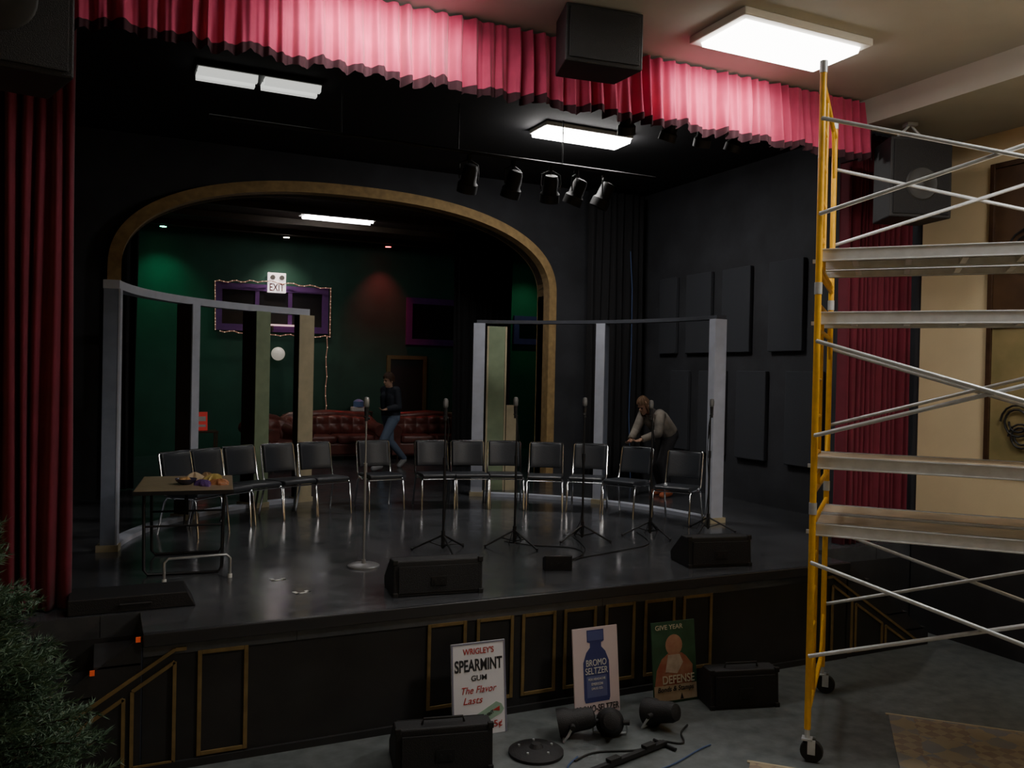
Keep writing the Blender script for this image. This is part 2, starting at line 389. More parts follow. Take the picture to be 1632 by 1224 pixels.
# ------------------------------------------------------------------ light fixtures
def house_fix(x,y=5.26,m=None,side=0):
    r=thing("ceiling_light","white surface-mounted fluorescent ceiling light with glowing lens","light",(x,y,5.3),group="auditorium ceiling lights")
    MB().b2(-.64,.64,-.33,.33,-.06,0).obj("housing",M_housing,r,bevel=.01)
    MB().prism([(-.26,-.06),(.26,-.06),(.24,-.1),(-.24,-.1)],-.575,.575,'x').obj("lens",m or M_lampw,r)
    if side:
        L=bpy.data.lights.new("added_valance_lamp",'AREA'); L.shape='RECTANGLE'; L.size=1.1; L.size_y=.06; L.energy=side; L.color=(1,.95,.91); L.spread=math.radians(80)  # extra area lamp added to brighten patches of the valance
        lo=bpy.data.objects.new("added_valance_lamp",L); C.objects.link(lo); lo.parent=r; lo.location=(0,.29,-.11); lo.rotation_euler=(math.radians(66),0,0)
house_fix(4.78,side=7); house_fix(1.75,side=9); house_fix(5.8,2.5,M_lampadded)  # third fixture is out of view, added to brighten the beige wall
def strip(x,y,z,L,w,m,label):
    r=thing("stage_light_fixture",label,"light",(x,y,z))
    MB().b2(-L/2,L/2,-w/2,w/2,-.05,0).obj("housing",M_housing if m is M_lampstage else M_darkmetal,r,bevel=.006)
    if m is M_lampdim:
        for s_ in (-1,1):
            for e_ in (-1,1): MB().prism([(s_*w*.25-w*.17,-.05),(s_*w*.25+w*.17,-.05),(s_*w*.25+w*.10,-.11),(s_*w*.25-w*.10,-.11)],e_*.035,e_*(L/2-.02),'x').obj("lens",m,r)
    else:
        MB().prism([(-w/2+.02,-.05),(w/2-.02,-.05),(w/2-.05,-.1),(-w/2+.05,-.1)],-L/2+.02,L/2-.02,'x').obj("lens",m,r)
    return r
strip(1.4,9.15,CZ-.003,1.25,.36,M_lampdim,"dim two-lamp fluorescent fixture on black ceiling")
strip(5.3,9.3,CZ-.003,1.22,.46,M_lampstage,"glowing fluorescent fixture on black stage ceiling")
r=thing("rear_light_fixture","two bare fluorescent tubes on rear room ceiling","light",(3.65,14.9,RZ))
MB().b2(-.65,.65,-.16,.16,-.06,0).obj("housing",M_housing,r)
for yy in(-.1,.1): MB().cyl((-.6,yy,-.085),(.6,yy,-.085),.022).obj("tube",M_tubeback,r,smooth=True)
def down(x,y,col,e,name,sz=1.7):
    r=thing("ceiling_downlight","small %s ceiling spotlight over the green wall"%name,"light",(x,y,RZ))
    MB().lathe([(.07,0),(.07,-.12),(.062,-.12),(.055,-.03)],20).obj("can",M_darkmetal,r,smooth=True)
    MB().lathe([(.001,-.115),(.058,-.115),(.058,-.125),(.001,-.125)],20).obj("bulb",mat("bulb_"+name,(1,1,1),.5,emit=col,estr=14),r)
    L=bpy.data.lights.new("spot_lamp",'SPOT'); L.energy=e; L.color=col; L.spot_size=sz; L.spot_blend=.9; L.shadow_soft_size=.05
    lo=bpy.data.objects.new("spot_lamp",L); C.objects.link(lo); lo.parent=r; lo.location=(0,0,-.14); lo.rotation_euler=(.25,0,0)
down(.95,17.15,(.05,1,.5),38,"green")
down(8.7,17.0,(.3,1,.5),32,"green")  # extra green downlight added to brighten the right strip of the wall
down(3.2,17.2,(1,.88,.72),60,"white")
down(5.3,17.3,(1,.05,.06),85,"red",1.3)

# stage lanterns
def lantern():
    r=thing("stage_lantern","black theatre spotlight clamped to a lighting bar","stage light",(3.68,9.0,5.06),(0,0,0),group="stage lanterns")
    HM=Matrix.Translation((0,0,-.27))@Matrix.Rotation(math.radians(25),4,'X')
    mb=MB(); mb.M=HM
    mb.lathe([(.03,.17),(.07,.16),(.085,.12),(.09,-.02),(.115,-.05),(.115,-.15),(.10,-.15),(.09,-.08)],24)
    mb.obj("lamp_body",M_lant,r,smooth=True)
    mb=MB(); mb.M=HM
    mb.lathe([(.001,-.09),(.09,-.09),(.085,-.11),(.001,-.12)],24).obj("lens",mat("lantern_lens",(.08,.08,.09),.15,spec=.6),r,smooth=True)
    MB().tube([(-.11,0,-.27),(-.12,0,-.2),(-.11,0,-.1),(-.03,0,-.06),(.03,0,-.06),(.11,0,-.1),(.12,0,-.2),(.11,0,-.27)],.009,8).obj("yoke",M_lant,r)
    MB().box((0,0,-.03),(.04,.05,.07)).cyl((0,0,-.1),(0,0,0),.01).obj("clamp",M_lant,r,bevel=.004)
    return r
l0=lantern()
for x,rz in [(4.23,.2),(4.72,-.3),(5.07,.6),(5.45,.9)]: copy_tree(l0,(x,9.0,5.06),(0,0,rz))
for x,rz in [(4.45,-.5),(4.95,.3),(5.35,-.2),(5.75,.3)]: copy_tree(l0,(x,6.95,5.22),(0,0,rz),scale=.75)
for y,z,x0,x1 in [(9.0,5.09,.9,6.2),(6.95,5.25,0,7.2)]:
    r=thing("lighting_bar","black steel lighting bar hung from the stage ceiling","pipe",((x0+x1)/2,y,z)); L=(x1-x0)/2
    MB().cyl((-L,0,0),(L,0,0),.024).obj("pipe",M_lant,r,smooth=True)
    for xx in(-L*.5,0,L*.5): MB().cyl((xx,0,0),(xx,0,CZ-z),.008,n=8).obj("hanger",M_lant,r)

# hanging speakers
def speaker(x,y,z,w,d,h,rot,label,horn=True):
    r=thing("hanging_speaker",label,"loudspeaker",(x,y,z),rot)
    MB().prism([(-w/2,-d/2),(w/2,-d/2),(w/2*.8,d/2),(-w/2*.8,d/2)],0,h,'z').obj("cabinet",M_cab,r,bevel=.012)
    MB().b2(-w/2+.03,w/2-.03,-d/2-.012,-d/2,.03,h-.03).obj("grille",M_grille,r,bevel=.005)
    if horn:
        MB().lathe([(w*.26,-d/2-.014),(w*.24,-d/2-.022),(w*.12,-d/2-.014),(.03,-d/2-.03),(.001,-d/2-.035)],28,'y',(0,0,h*.42)).obj("driver_cone",mat("driver_cone",(.022,.022,.022),.5),r,smooth=True)
    cz=5.06 if x>6.5 else 5.3
    if cz-z-h>.06:
        for s_ in(-1,1): MB().cyl((s_*w*.3,0,h),(0,0,cz-z-.02),.012,n=8).obj("suspension_arm",M_steel,r)
        MB().box((0,0,cz-z-.02),(.1,.1,.03)).obj("ceiling_plate",M_steel,r)
speaker(-.58,5.55,4.18,.75,.5,.9,(0,0,.15),"large black loudspeaker hanging by the red drape")
speaker(3.29,5.60,4.87,.62,.36,.42,(.0,0,-.12),"black loudspeaker box mounted to the auditorium ceiling",False)
speaker(6.86,5.78,4.13,.60,.42,.74,(0,0,-.35),"large black loudspeaker hanging beside beige wall")

# acoustic panels
for (y0,y1) in [(8.35,8.98),(9.35,9.95),(10.2,10.8),(11.05,11.5)]:
    for (z0,z1) in [(2.98,4.18),(1.5,2.72)]:
        d=0 if z0>2 else -.35
        o=MB().b2(8.05,8.115,y0+d,y1+d,z0,z1).obj("acoustic_panel",M_panelcloth,bevel=.012)
        top(o,"dark fabric-covered rectangular acoustic panel on stage wall","panel",group="acoustic wall panels")

# tall framed panel with ironwork on beige wall
r=thing("framed_wall_panel","tall brown framed panel with dark scrolled ironwork on beige wall","wall decoration",(7.848,4.98,1.75))
MB().b2(-.02,0,-.6,.6,1.45,2.95).obj("upper_canvas",mat("dark_painting",(.05,.025,.014),.4,nscale=3,col2=(.11,.06,.03)),r,label="dark brown upper panel")
MB().b2(-.02,0,-.6,.6,.04,1.40).obj("lower_canvas",mat("tan_painting",(.40,.30,.14),.5,nscale=3,col2=(.22,.19,.08)),r,label="mottled tan lower panel")
MB().b2(-.045,0,-.65,-.6,0,3.0).b2(-.045,0,.6,.65,0,3.0).b2(-.045,0,-.6,.6,0,.05).b2(-.045,0,-.6,.6,2.95,3.0).b2(-.045,0,-.6,.6,1.40,1.45).obj("frame",M_wood,r,bevel=.004)
for (yy,zz,rr) in ((.30,.50,.17),(.26,.36,.13),(-.15,.55,.2),(.22,2.1,.24)):
    MB().tube([(-.05,yy+rr*(1-.5*k/30)*math.cos(k*.42),zz+rr*(1-.5*k/30)*math.sin(k*.42)) for k in range(31)],.010,6).obj("iron_scroll",M_darkmetal,r,smooth=True)

# ------------------------------------------------------------------ set frames (curved)
cx,cy,R=3.28,8.1,3.28
def pol(a,r=R): a=math.radians(a); return (cx+r*math.cos(a),cy+r*math.sin(a))
def setframe(a0,a1,posts,label,mbeam,dz=0,bt=.08):
    r=thing("curved_set_frame",label,"stage set",(0,0,SZ))
    H=2.44+dz-bt
    for (z0,z1,nm,m) in [(H,2.44+dz,"top_beam",mbeam),(0,.045,"bottom_rail",M_bluegrey)]:
        mb=MB(); N=24
        for i in range(N):
            A=a0+(a1-a0)*i/N; B=a0+(a1-a0)*(i+1)/N
            p=[pol(A,R-.07),pol(B,R-.07),pol(B,R+.07),pol(A,R+.07)]
            vs=[(q[0],q[1],z0) for q in p]+[(q[0],q[1],z1) for q in p]
            f=[(0,1,2,3),(4,7,6,5),(0,4,5,1),(2,6,7,3)]
            if i==0: f.append((0,3,7,4))
            if i==N-1: f.append((1,5,6,2))
            mb.add(vs,f)
        mb.obj(nm,m,r)
    for (a,wt,dr,m1,m2) in posts:
        x,y=pol(a)
        MB().b2(-dr/2,dr/2,-wt/2,wt/2,.05,H).obj("post",m2,r,loc=(x,y,0),rot=(0,0,math.radians(a)),bevel=.004)
        MB().b2(-dr/2-.016,-dr/2,-wt/2-.005,wt/2+.005,.05,H).obj("post_facing",m1,r,loc=(x,y,0),rot=(0,0,math.radians(a)),label="painted facing board of post")
        MB().box((0,0,.03),(dr+.06,wt+.04,.06)).obj("post_foot",M_tan,r,loc=(x,y,0),rot=(0,0,math.radians(a)))
    return r
setframe(170,106,[(169.2,.10,.13,M_bluegrey,M_bluedark),(138,.12,.20,M_bluegrey,M_brownp),(119,.2,.26,M_sage,M_brownp),(106.8,.2,.14,M_tan,M_brownp)],"curved open timber set frame with painted posts",M_bluegrey,.05)
setframe(64.5,0,[(63.8,.15,.13,M_bluegrey,M_bluedark),(33,.12,.14,M_bluegrey,M_bluedark),(.8,.10,.16,M_bluegrey,M_bluegrey)],"curved open timber set frame on black stage",M_beamdark,.01,.045)
r=thing("set_flat","sage green upright scenery flat with cream edge","stage set",(5.20,11.5,SZ),(0,0,-.3))
MB().b2(-.12,.12,-.03,.03,0,2.4).obj("flat_board",M_sage,r,bevel=.004)
for s_ in(-1,1): MB().b2(min(s_*.12,s_*.145),max(s_*.12,s_*.145),-.04,.03,0,2.4).obj("edge_batten",M_tan,r)
MB().b2(.16,.32,-.02,.02,0,1.25).obj("short_board",M_tan,r,label="short cream board")

# ------------------------------------------------------------------ chairs
def chair():
    r=thing("stacking_chair","black vinyl stacking chair with chrome legs","chair",(0,0,SZ),(0,0,0),group="arc of stacking chairs on stage")
    k_=.94
    MB().prism([(-.24*k_,.42*k_),(.20*k_,.40*k_),(.215*k_,.42*k_),(.21*k_,.46*k_),(-.2*k_,.475*k_),(-.245*k_,.46*k_)],-.21,.21,'x').obj("seat",M_vinyl,r,bevel=.012)
    def bf(u,v):
        x=-.205+.41*u; z=(.53+.33*v)*k_; y=(.235+.07*v+.035*(1-(2*u-1)**2))*k_
        return (x,y,z)
    ob=MB().grid(bf,12,6).obj("backrest",M_vinyl,r)
    for p in ob.data.polygons: p.use_smooth=True
    md=ob.modifiers.new("s","SOLIDIFY"); md.thickness=.035; md=ob.modifiers.new("b","BEVEL"); md.width=.01; md.segments=2; md.limit_method='ANGLE'
    def K(pts): return [(x*.92,y*k_,z*k_) for (x,y,z) in pts]
    for s_ in(-1,1):
        MB().tube(K([(s_*.245,-.27,.0),(s_*.24,-.23,.38),(s_*.235,-.2,.415),(s_*.235,.0,.41)]),.0125,8).obj("leg",M_chrome,r,smooth=True)
        MB().tube(K([(s_*.25,.29,.0),(s_*.24,.2,.36),(s_*.235,.16,.405),(s_*.235,.0,.41)]),.0125,8).obj("leg",M_chrome,r,smooth=True)
        MB().tube(K([(s_*.238,.05,.40),(s_*.238,.19,.42),(s_*.238,.225,.48),(s_*.236,.30,.85),(s_*.22,.305,.872)]),.011,8).obj("back_upright",M_chrome,r,smooth=True)
    MB().tube(K([(-.22,.305,.872),(.22,.305,.872)]),.011,8).obj("back_top_rail",M_chrome,r)
    MB().tube(K([(-.24,-.2,.40),(.24,-.2,.40)]),.009,8).obj("cross_bar",M_chrome,r)
    return r
backs=[(.66,9.55),(.99,9.83),(1.375,10.12),(1.85,10.35),(2.32,10.5),(3.1,10.62),(3.86,10.52),(4.32,10.4),(4.79,10.25),(5.24,9.9),(5.74,9.6),(6.06,9.1),(6.38,8.40)]
fc=Vector((3.4,7.2))
c0=None
for i,b_ in enumerate(backs):
    b_=Vector(b_); d_=(b_-fc).normalized(); x,y=b_-d_*.27
    rz=-math.atan2(d_.x,d_.y)*(.85 if i<12 else .8)
    if i==11: rz-=.25
    if c0 is None: c0=chair(); c0.location=(x,y,SZ); c0.rotation_euler=(0,0,rz)
    else: copy_tree(c0,(x,y,SZ),(0,0,rz))

# ------------------------------------------------------------------ mic stands
def mic(x,y,h,kind,rz,boom=False):
    rd = kind=='round'
    r=thing("microphone_stand","round-base steel microphone stand with silver microphone" if rd else "black tripod microphone stand with grille microphone","microphone stand",(x,y,SZ),(0,0,rz),group=None if rd else "tripod microphone stands")
    pm=M_dsteel if rd else M_darkmetal
    if rd:
        MB().lathe([(.14,0),(.14,.012),(.12,.022),(.02,.03),(.016,.06)],32).obj("base",M_dsteel,r,smooth=True)
    else:
        MB().cyl((0,0,.04),(0,0,.2),.018).obj("leg_collar",M_darkmetal,r,smooth=True)
        for k in range(3):
            a=2*pi*k/3+.3; c,s_=math.cos(a),math.sin(a)
            MB().tube([(0,0,.16),(c*.14,s_*.14,.09),(c*.3,s_*.3,.012)],.009,8).tube([(0,0,.05),(c*.14,s_*.14,.09)],.006,6).ell((c*.3,s_*.3,.014),.014,8,6).obj("tripod_leg",M_darkmetal,r,smooth=True)
    MB().cyl((0,0,.03),(0,0,.85),.011).cyl((0,0,.82),(0,0,.9),.016).cyl((0,0,.85),(0,0,h-.2),.008).obj("pole",pm,r,smooth=True)
    bx=0
    if boom:
        MB().cyl((-.03,0,h-.12),(.05,0,h-.45),.007,n=8).obj("boom_arm",M_darkmetal,r)
        bx=-.03
    MB().cyl((bx,0,h-.21),(bx,0,h-.14),.016).cyl((bx-.02,0,h-.17),(bx+.03,0,h-.19),.012).obj("mic_clip",M_rubber,r,smooth=True)
    MB().cyl((bx,0,h-.17),(bx,0,h-.09),.017,.020).obj("mic_body",M_darkmetal,r,smooth=True)
    MB().lathe([(.016,h-.09),(.024,h-.08),(.026,h-.03),(.020,h-.005),(.001,h)],16,'z',(bx,0,0)).obj("mic_grille",M_dsteel if rd else M_micgr,r,smooth=True)
    pts=[(bx+.02,0,h-.16),(bx+.05,.01,h-.3),(.02,.02,h-.6),(.022,-.01,.5),(.02,.02,.2),(.08,.1,.02),(.2,.2,.012),(.35,.16,.012)]
    if not rd: MB().tube(pts,.004,6).obj("cable",M_rubber,r)
mic(2.07,7.30,1.48,'round',0)
mic(2.94,7.65,1.46,'tri',.2); mic(3.70,7.66,1.48,'tri',.6,True); mic(4.49,7.69,1.48,'tri',1.0); mic(5.31,7.66,1.46,'tri',.4,True); mic(6.09,7.67,1.48,'tri',1.3,True)

# ------------------------------------------------------------------ monitor wedges
def wedge(x,y,z,w,h,rz,label,handle=False):
    r=thing("monitor_speaker",label,"loudspeaker",(x,y,z),(0,0,rz))
    prof=[(-.19,0),(.2,0),(.215,h*.3),(-.02,h),(-.17,h)]
    MB().prism(prof,-w/2,w/2,'x').obj("cabinet",M_cab,r,bevel=.01)
    n=Vector((0,.7*h,.235)).normalized()
    a=math.atan2(h*.7,.235)
    MB().box((0,.0975+n.y*.006,h*.65+n.z*.006),(w-.05,math.hypot(.235,.7*h)-.04,.012),(-a,0,0)).obj("grille",M_grille,r)
    MB().b2(-w/2+.04,w/2-.04,-.198,-.183,.03,h-.04).obj("rear_grille",M_grille,r,rot=(0,0,0))
    MB().b2(-.06,.06,-.204,-.196,h*.3,h*.55).cyl((-.03,-.21,h*.42),(-.03,-.2,h*.42),.012).cyl((.03,-.21,h*.42),(.03,-.2,h*.42),.012).obj("jack_plate",M_darkmetal,r)
    if handle: MB().tube([(-.14,-.1,h),(-.13,-.1,h+.035),(.13,-.1,h+.035),(.14,-.1,h)],.009,8).obj("handle",M_rubber,r,smooth=True)
    for sx in(-1,1):
        for (yy,zz) in ((-.185,.015),(-.165,h-.01)): MB().box((sx*(w/2-.015),yy,zz),(.04,.03,.04)).obj("corner_protector",M_rubber,r,bevel=.006)
wedge(2.36,6.34,SZ,.70,.27,-.12,"black wedge monitor speaker near the stage edge")
wedge(5.09,6.36,SZ,.62,.27,-.2,"black wedge monitor speaker on stage by microphones")
wedge(2.07,5.36,0,.64,.30,-.2,"black wedge speaker with top handle on the auditorium floor",True)
wedge(4.66,5.48,0,.58,.30,-.25,"black wedge speaker with top handle against stage front",True)
r=thing("speaker_case","low flat black equipment case lying on stage","case",(.22,6.66,SZ))
MB().prism([(-.42,0),(.4,0),(.34,.11),(-.42,.11)],-.17,.17,'y').obj("case_body",M_cab,r,bevel=.008)
MB().tube([(-.1,-.17,.05),(-.1,-.2,.06),(.1,-.2,.06),(.1,-.17,.05)],.008,8).obj("handle",M_rubber,r)
r=thing("junction_box","small black audio junction box on stage floor","box",(3.62,6.62,SZ),(0,0,-.3))
MB().prism([(-.07,0),(.07,0),(.07,.09),(-.05,.13),(-.07,.13)],-.12,.12,'x').obj("box_body",M_cab,r,bevel=.006)
for xx in(-.06,0,.06): MB().cyl((xx,-.08,.06),(xx,-.069,.06),.012).obj("socket",M_darkmetal,r)

# ------------------------------------------------------------------ table on stage
r=thing("folding_table","brown laminate folding table with steel tube legs","table",(.66,7.92,SZ),(0,0,-.12))
MB().b2(-.38,.38,-.5,.5,.68,.705).obj("tabletop",M_tabletop,r,bevel=.006)
MB().b2(-.385,.385,-.505,-.495,.67,.702).b2(-.385,.385,.495,.505,.67,.702).b2(-.385,-.375,-.5,.5,.67,.702).b2(.375,.385,-.5,.5,.67,.702).obj("edge_band",M_darkmetal,r)
for s_ in(-1,1):
    MB().tube([(-.31,s_*.38,.68),(-.3,s_*.40,.05),(-.27,s_*.41,.012),(.27,s_*.41,.012),(.3,s_*.40,.05),(.31,s_*.38,.68)],.013,8).cyl((-.3,s_*.385,.4),(.3,s_*.385,.4),.009,n=8).cyl((0,s_*.385,.4),(0,s_*.08,.68),.008,n=8).obj("leg",M_darkmetal,r,smooth=True)
r=thing("tube_stand","low bent steel tube stand on the stage floor","stand",(.70,7.27,SZ),(0,0,.05))
MB().tube([(-.25,0,.0),(-.25,0,.16),(-.22,0,.19),(.22,0,.19),(.25,0,.16),(.25,0,.0)],.011,8).obj("bent_tube",M_dsteel,r,smooth=True)
for s_ in(-1,1): MB().cyl((s_*.25,0,0),(s_*.25,0,.03),.018).obj("rubber_foot",M_white,r)
TZ=SZ+.705
def onT(dx,dy): 
    a=-.12; return (.66+dx*math.cos(a)-dy*math.sin(a),7.92+dx*math.sin(a)+dy*math.cos(a),TZ)
x,y,z=onT(.0,-.12)
r=thing("bowl","dark glazed bowl of snacks on folding table","bowl",(x,y,z)); rr,hh=.09,.05
MB().lathe([(rr*.45,0),(rr*.5,.004),(rr*.9,hh*.6),(rr,hh),(rr*.94,hh),(rr*.8,hh*.6),(rr*.3,hh*.2)],24).obj("bowl_body",mat("dark_bowl",(.05,.05,.09),.25),r,smooth=True)
mb=MB()
for k in range(9): mb.ell((random.uniform(-.45,.45)*rr,random.uniform(-.45,.45)*rr,hh*.75),rr*.28,8,6)
mb.obj("food",mat("snack_food",(.45,.25,.09),.7,noise=.4,nscale=30),r,smooth=True)["kind"]="stuff"
def crumple(dx,dy,rr,h,m,lab,sd):
    x,y,z=onT(dx,dy)
    r=thing("snack_packet",lab,"packet",(x,y,z),(0,0,sd))
    rn=random.Random(sd); q=[rn.uniform(0,6) for _ in range(6)]
    def f(u,v):
        a=2*pi*u; k=max(math.cos(pi/2*v),0)**.6
        w=rr*k*(1+.22*math.sin(3*a+q[0]+2*v)+.12*math.sin(7*a+q[1]))
        return (w*1.5*math.cos(a),w*math.sin(a),h*v*(1+.2*math.sin(5*a+q[2])*k))
    MB().grid(f,30,7).obj("wrapper",m,r)
crumple(.22,.05,.07,.07,mat("yellow_wrap",(.42,.30,.08),.4),"crumpled yellow snack packet on folding table",1)
crumple(.14,-.20,.06,.05,mat("purple_wrap",(.12,.06,.22),.4),"crumpled purple snack packet on folding table",2)
crumple(.27,-.16,.055,.05,mat("orange_wrap",(.38,.15,.06),.4),"crumpled orange snack packet on folding table",3)
crumple(.06,.10,.07,.08,mat("tan_wrap",(.42,.32,.20),.6),"crumpled tan paper bag on folding table",4)
crumple(.16,.26,.06,.06,mat("brown_wrap",(.30,.18,.09),.6),"crumpled brown paper bag on folding table",5)

# tape marks
for (x,y,a) in [(1.40,6.58,.3),(1.30,7.05,.1)]:
    top(MB().b2(-.06,.06,-.015,.015,0,.002).b2(-.06,-.03,-.015,.07,0,.002).b2(.03,.06,-.015,.05,0,.002).obj("tape_mark",M_white,loc=(x,y,SZ+.001),rot=(0,0,a)),"white gaffer tape mark on black stage floor","tape")
def sm(pts,r_):
    P=[Vector(p) for p in pts]; out=[]
    for k in range(len(P)-1):
        p0=P[max(k-1,0)];p1=P[k];p2=P[k+1];p3=P[min(k+2,len(P)-1)]
        for q in range(8):
            t=q/8; out.append(.5*((2*p1)+(p2-p0)*t+(2*p0-5*p1+4*p2-p3)*t*t+(3*p1-p0-3*p2+p3)*t**3))
    out.append(P[-1]); return MB().tube(out,r_,6)
for i,pts in enumerate([[(3.7,7.9),(3.9,7.6),(4.2,7.35),(4.1,7.0),(3.72,6.75)],[(4.5,7.9),(4.3,7.3),(4.0,6.95),(3.7,6.85)],[(5.3,7.9),(5.05,7.3),(4.6,7.1),(3.9,6.9)],[(6.1,7.4),(5.6,7.1),(5.3,6.9),(5.1,6.68)],[(2.9,7.4),(2.8,7.1),(2.6,6.85),(2.45,6.64)]]):
    top(sm([(p[0],p[1],SZ+.006) for p in pts],.005).obj("microphone_cable",M_rubber,smooth=True),"black microphone cable snaking over stage floor","cable",group="cables on stage")
top(MB().tube([(7.55,11.6,4.6),(7.53,11.5,4.0),(7.54,11.5,3.0),(7.52,11.5,2.0),(7.5,11.4,1.2),(7.45,11.3,SZ+.01)],.008,6).obj("hanging_cable",mat("blue_cable",(.06,.10,.22),.5)),"blue cable hanging down in front of black drape","cable")

# ------------------------------------------------------------------ posters
M_ink=mat("ink_black",(.02,.02,.025),.6); M_inkred=mat("ink_red",(.45,.03,.03),.6); M_inkblue=mat("ink_navy",(.045,.055,.20),.5); M_cream=mat("ink_cream",(.6,.55,.42),.6)
def poster(x,y,w,h,rz,m,label,tilt,hs):
    r=thing("vintage_poster",label,"poster",(x,y,.003),(tilt,0,rz)); r.scale=(1,1,hs/h)
    MB().b2(-w/2,w/2,0,.012,0,h).obj("board",m,r)
    t=abs(tilt)
    # cardboard easel leg: from the board's back down to the floor behind it
    MB().prism([(.012,.5*h),(.012,.5*h-.03),(.19,.19*math.tan(t)+.004),(.20,.20*math.tan(t)+.004)],-.03,.03,'x').obj("easel_leg",M_tan,r)
    return r
p=poster(2.48,5.63,.42,.68,-.02,mat("poster_white",(.78,.78,.84),.6),"white vintage chewing gum advertising poster on board",-.12,.655)
text("WRIGLEY'S",.24,.045,(-.0,-.002,.595),M_inkred,p,bold=.01)
text("SPEARMINT",.37,.09,(0,-.002,.47),M_ink,p,bold=.02)
text("GUM",.12,.04,(0,-.002,.40),M_ink,p,bold=.01)
text("The Flavor",.27,.05,(0,-.002,.31),M_inkred,p,shear=.3)
text("Lasts",.15,.05,(-.05,-.002,.235),M_inkred,p,shear=.3)
MB().prism([(-.05,.14),(.13,.23),(.17,.21),(.19,.17),(.17,.14),(-.02,.06)],-.003,0,'y').obj("gum_pack_print",mat("pack_tint",(.30,.45,.36),.6),p)
MB().prism([(.10,.17),(.155,.195),(.155,.16)],-.005,-.003,'y').obj("arrow_print",M_inkred,p)
text("SPEARMINT",.15,.025,(.045,-.005,.12),M_ink,p,rot=(pi/2,-.46,0))
text("5¢",.065,.06,(.14,-.003,.035),M_inkred,p,bold=.01)
MB().b2(-.21,-.198,-.003,0,0,.68).b2(.198,.21,-.003,0,0,.68).b2(-.198,.198,-.003,0,.668,.68).obj("border_print",mat("border_grey",(.22,.22,.30),.6),p)
p=poster(3.47,5.64,.40,.70,-.0,mat("poster_cream",(.74,.62,.64),.6),"pale pink vintage poster printed with blue medicine bottle",-.12,.655)
prof=[(-.105,.1),(.105,.1),(.115,.13),(.115,.42),(.085,.50),(.05,.54),(.05,.575),(.075,.585),(.075,.68),(-.075,.68),(-.075,.585),(-.05,.575),(-.05,.54),(-.085,.50),(-.115,.42),(-.115,.13)]
MB().prism(prof,-.002,0,'y').obj("bottle_print",M_inkblue,p)
MB().b2(-.068,.068,-.003,-.002,.595,.67).obj("cap_print",mat("cap_blue",(.09,.11,.30),.5),p)
text("BROMO",.18,.052,(0,-.004,.39),M_white,p); text("SELTZER",.20,.052,(0,-.004,.325),M_white,p)
MB().b2(-.09,.09,-.003,-.002,.14,.31).obj("label_print",mat("label_blue",(.12,.14,.32),.5),p)
text("FOR HEADACHE",.15,.018,(0,-.005,.275),M_white,p); text("EMERSON",.1,.02,(0,-.005,.235),M_white,p); text("DRUG CO.",.1,.018,(0,-.005,.2),M_white,p)
text("BROMO-SELTZER",.38,.055,(0,-.003,.025),M_ink,p,bold=.01)
p=poster(4.18,5.61,.41,.68,-.04,mat("poster_green",(.03,.09,.05),.6,noise=.3,nscale=6),"dark green wartime savings poster with red and tan artwork",-.12,.635)
text("GIVE YEAR",.26,.04,(-.04,-.003,.615),M_cream,p,bold=.008)
MB().prism([(-.17,.05),(.12,.05),(.16,.16),(.17,.30),(.11,.38),(.07,.41),(-.05,.42),(-.12,.37),(-.17,.28),(-.19,.16)],-.0015,0,'y').obj("red_artwork",mat("art_red",(.32,.06,.04),.6,nscale=9,col2=(.42,.22,.14)),p)
MB().ell((.0,-.001,.48),(.08,.002,.09),20,10).obj("tan_artwork",mat("art_tan",(.52,.30,.20),.6,nscale=12,col2=(.42,.18,.12)),p)
MB().prism([(-.09,.26),(.02,.24),(.08,.33),(.05,.40),(-.06,.40)],-.003,-.0015,'y').obj("pale_artwork",mat("art_pale",(.58,.50,.42),.6,nscale=12,col2=(.40,.30,.24)),p)
MB().prism([(-.20,.02),(.20,.02),(.20,.15),(-.20,.15)],-.003,-.001,'y').obj("lower_print",mat("art_brown",(.40,.28,.18),.6,nscale=9,col2=(.50,.40,.28)),p)
text("DEFENSE",.30,.07,(.03,-.005,.16),M_cream,p,bold=.015)
text("Bonds & Stamps",.34,.055,(.0,-.006,.085),M_ink,p,shear=.2,bold=.005)
MB().prism([(.04,.025),(.07,.025),(.055,.075)],-.006,-.003,'y').obj("emblem_print",M_ink,p)

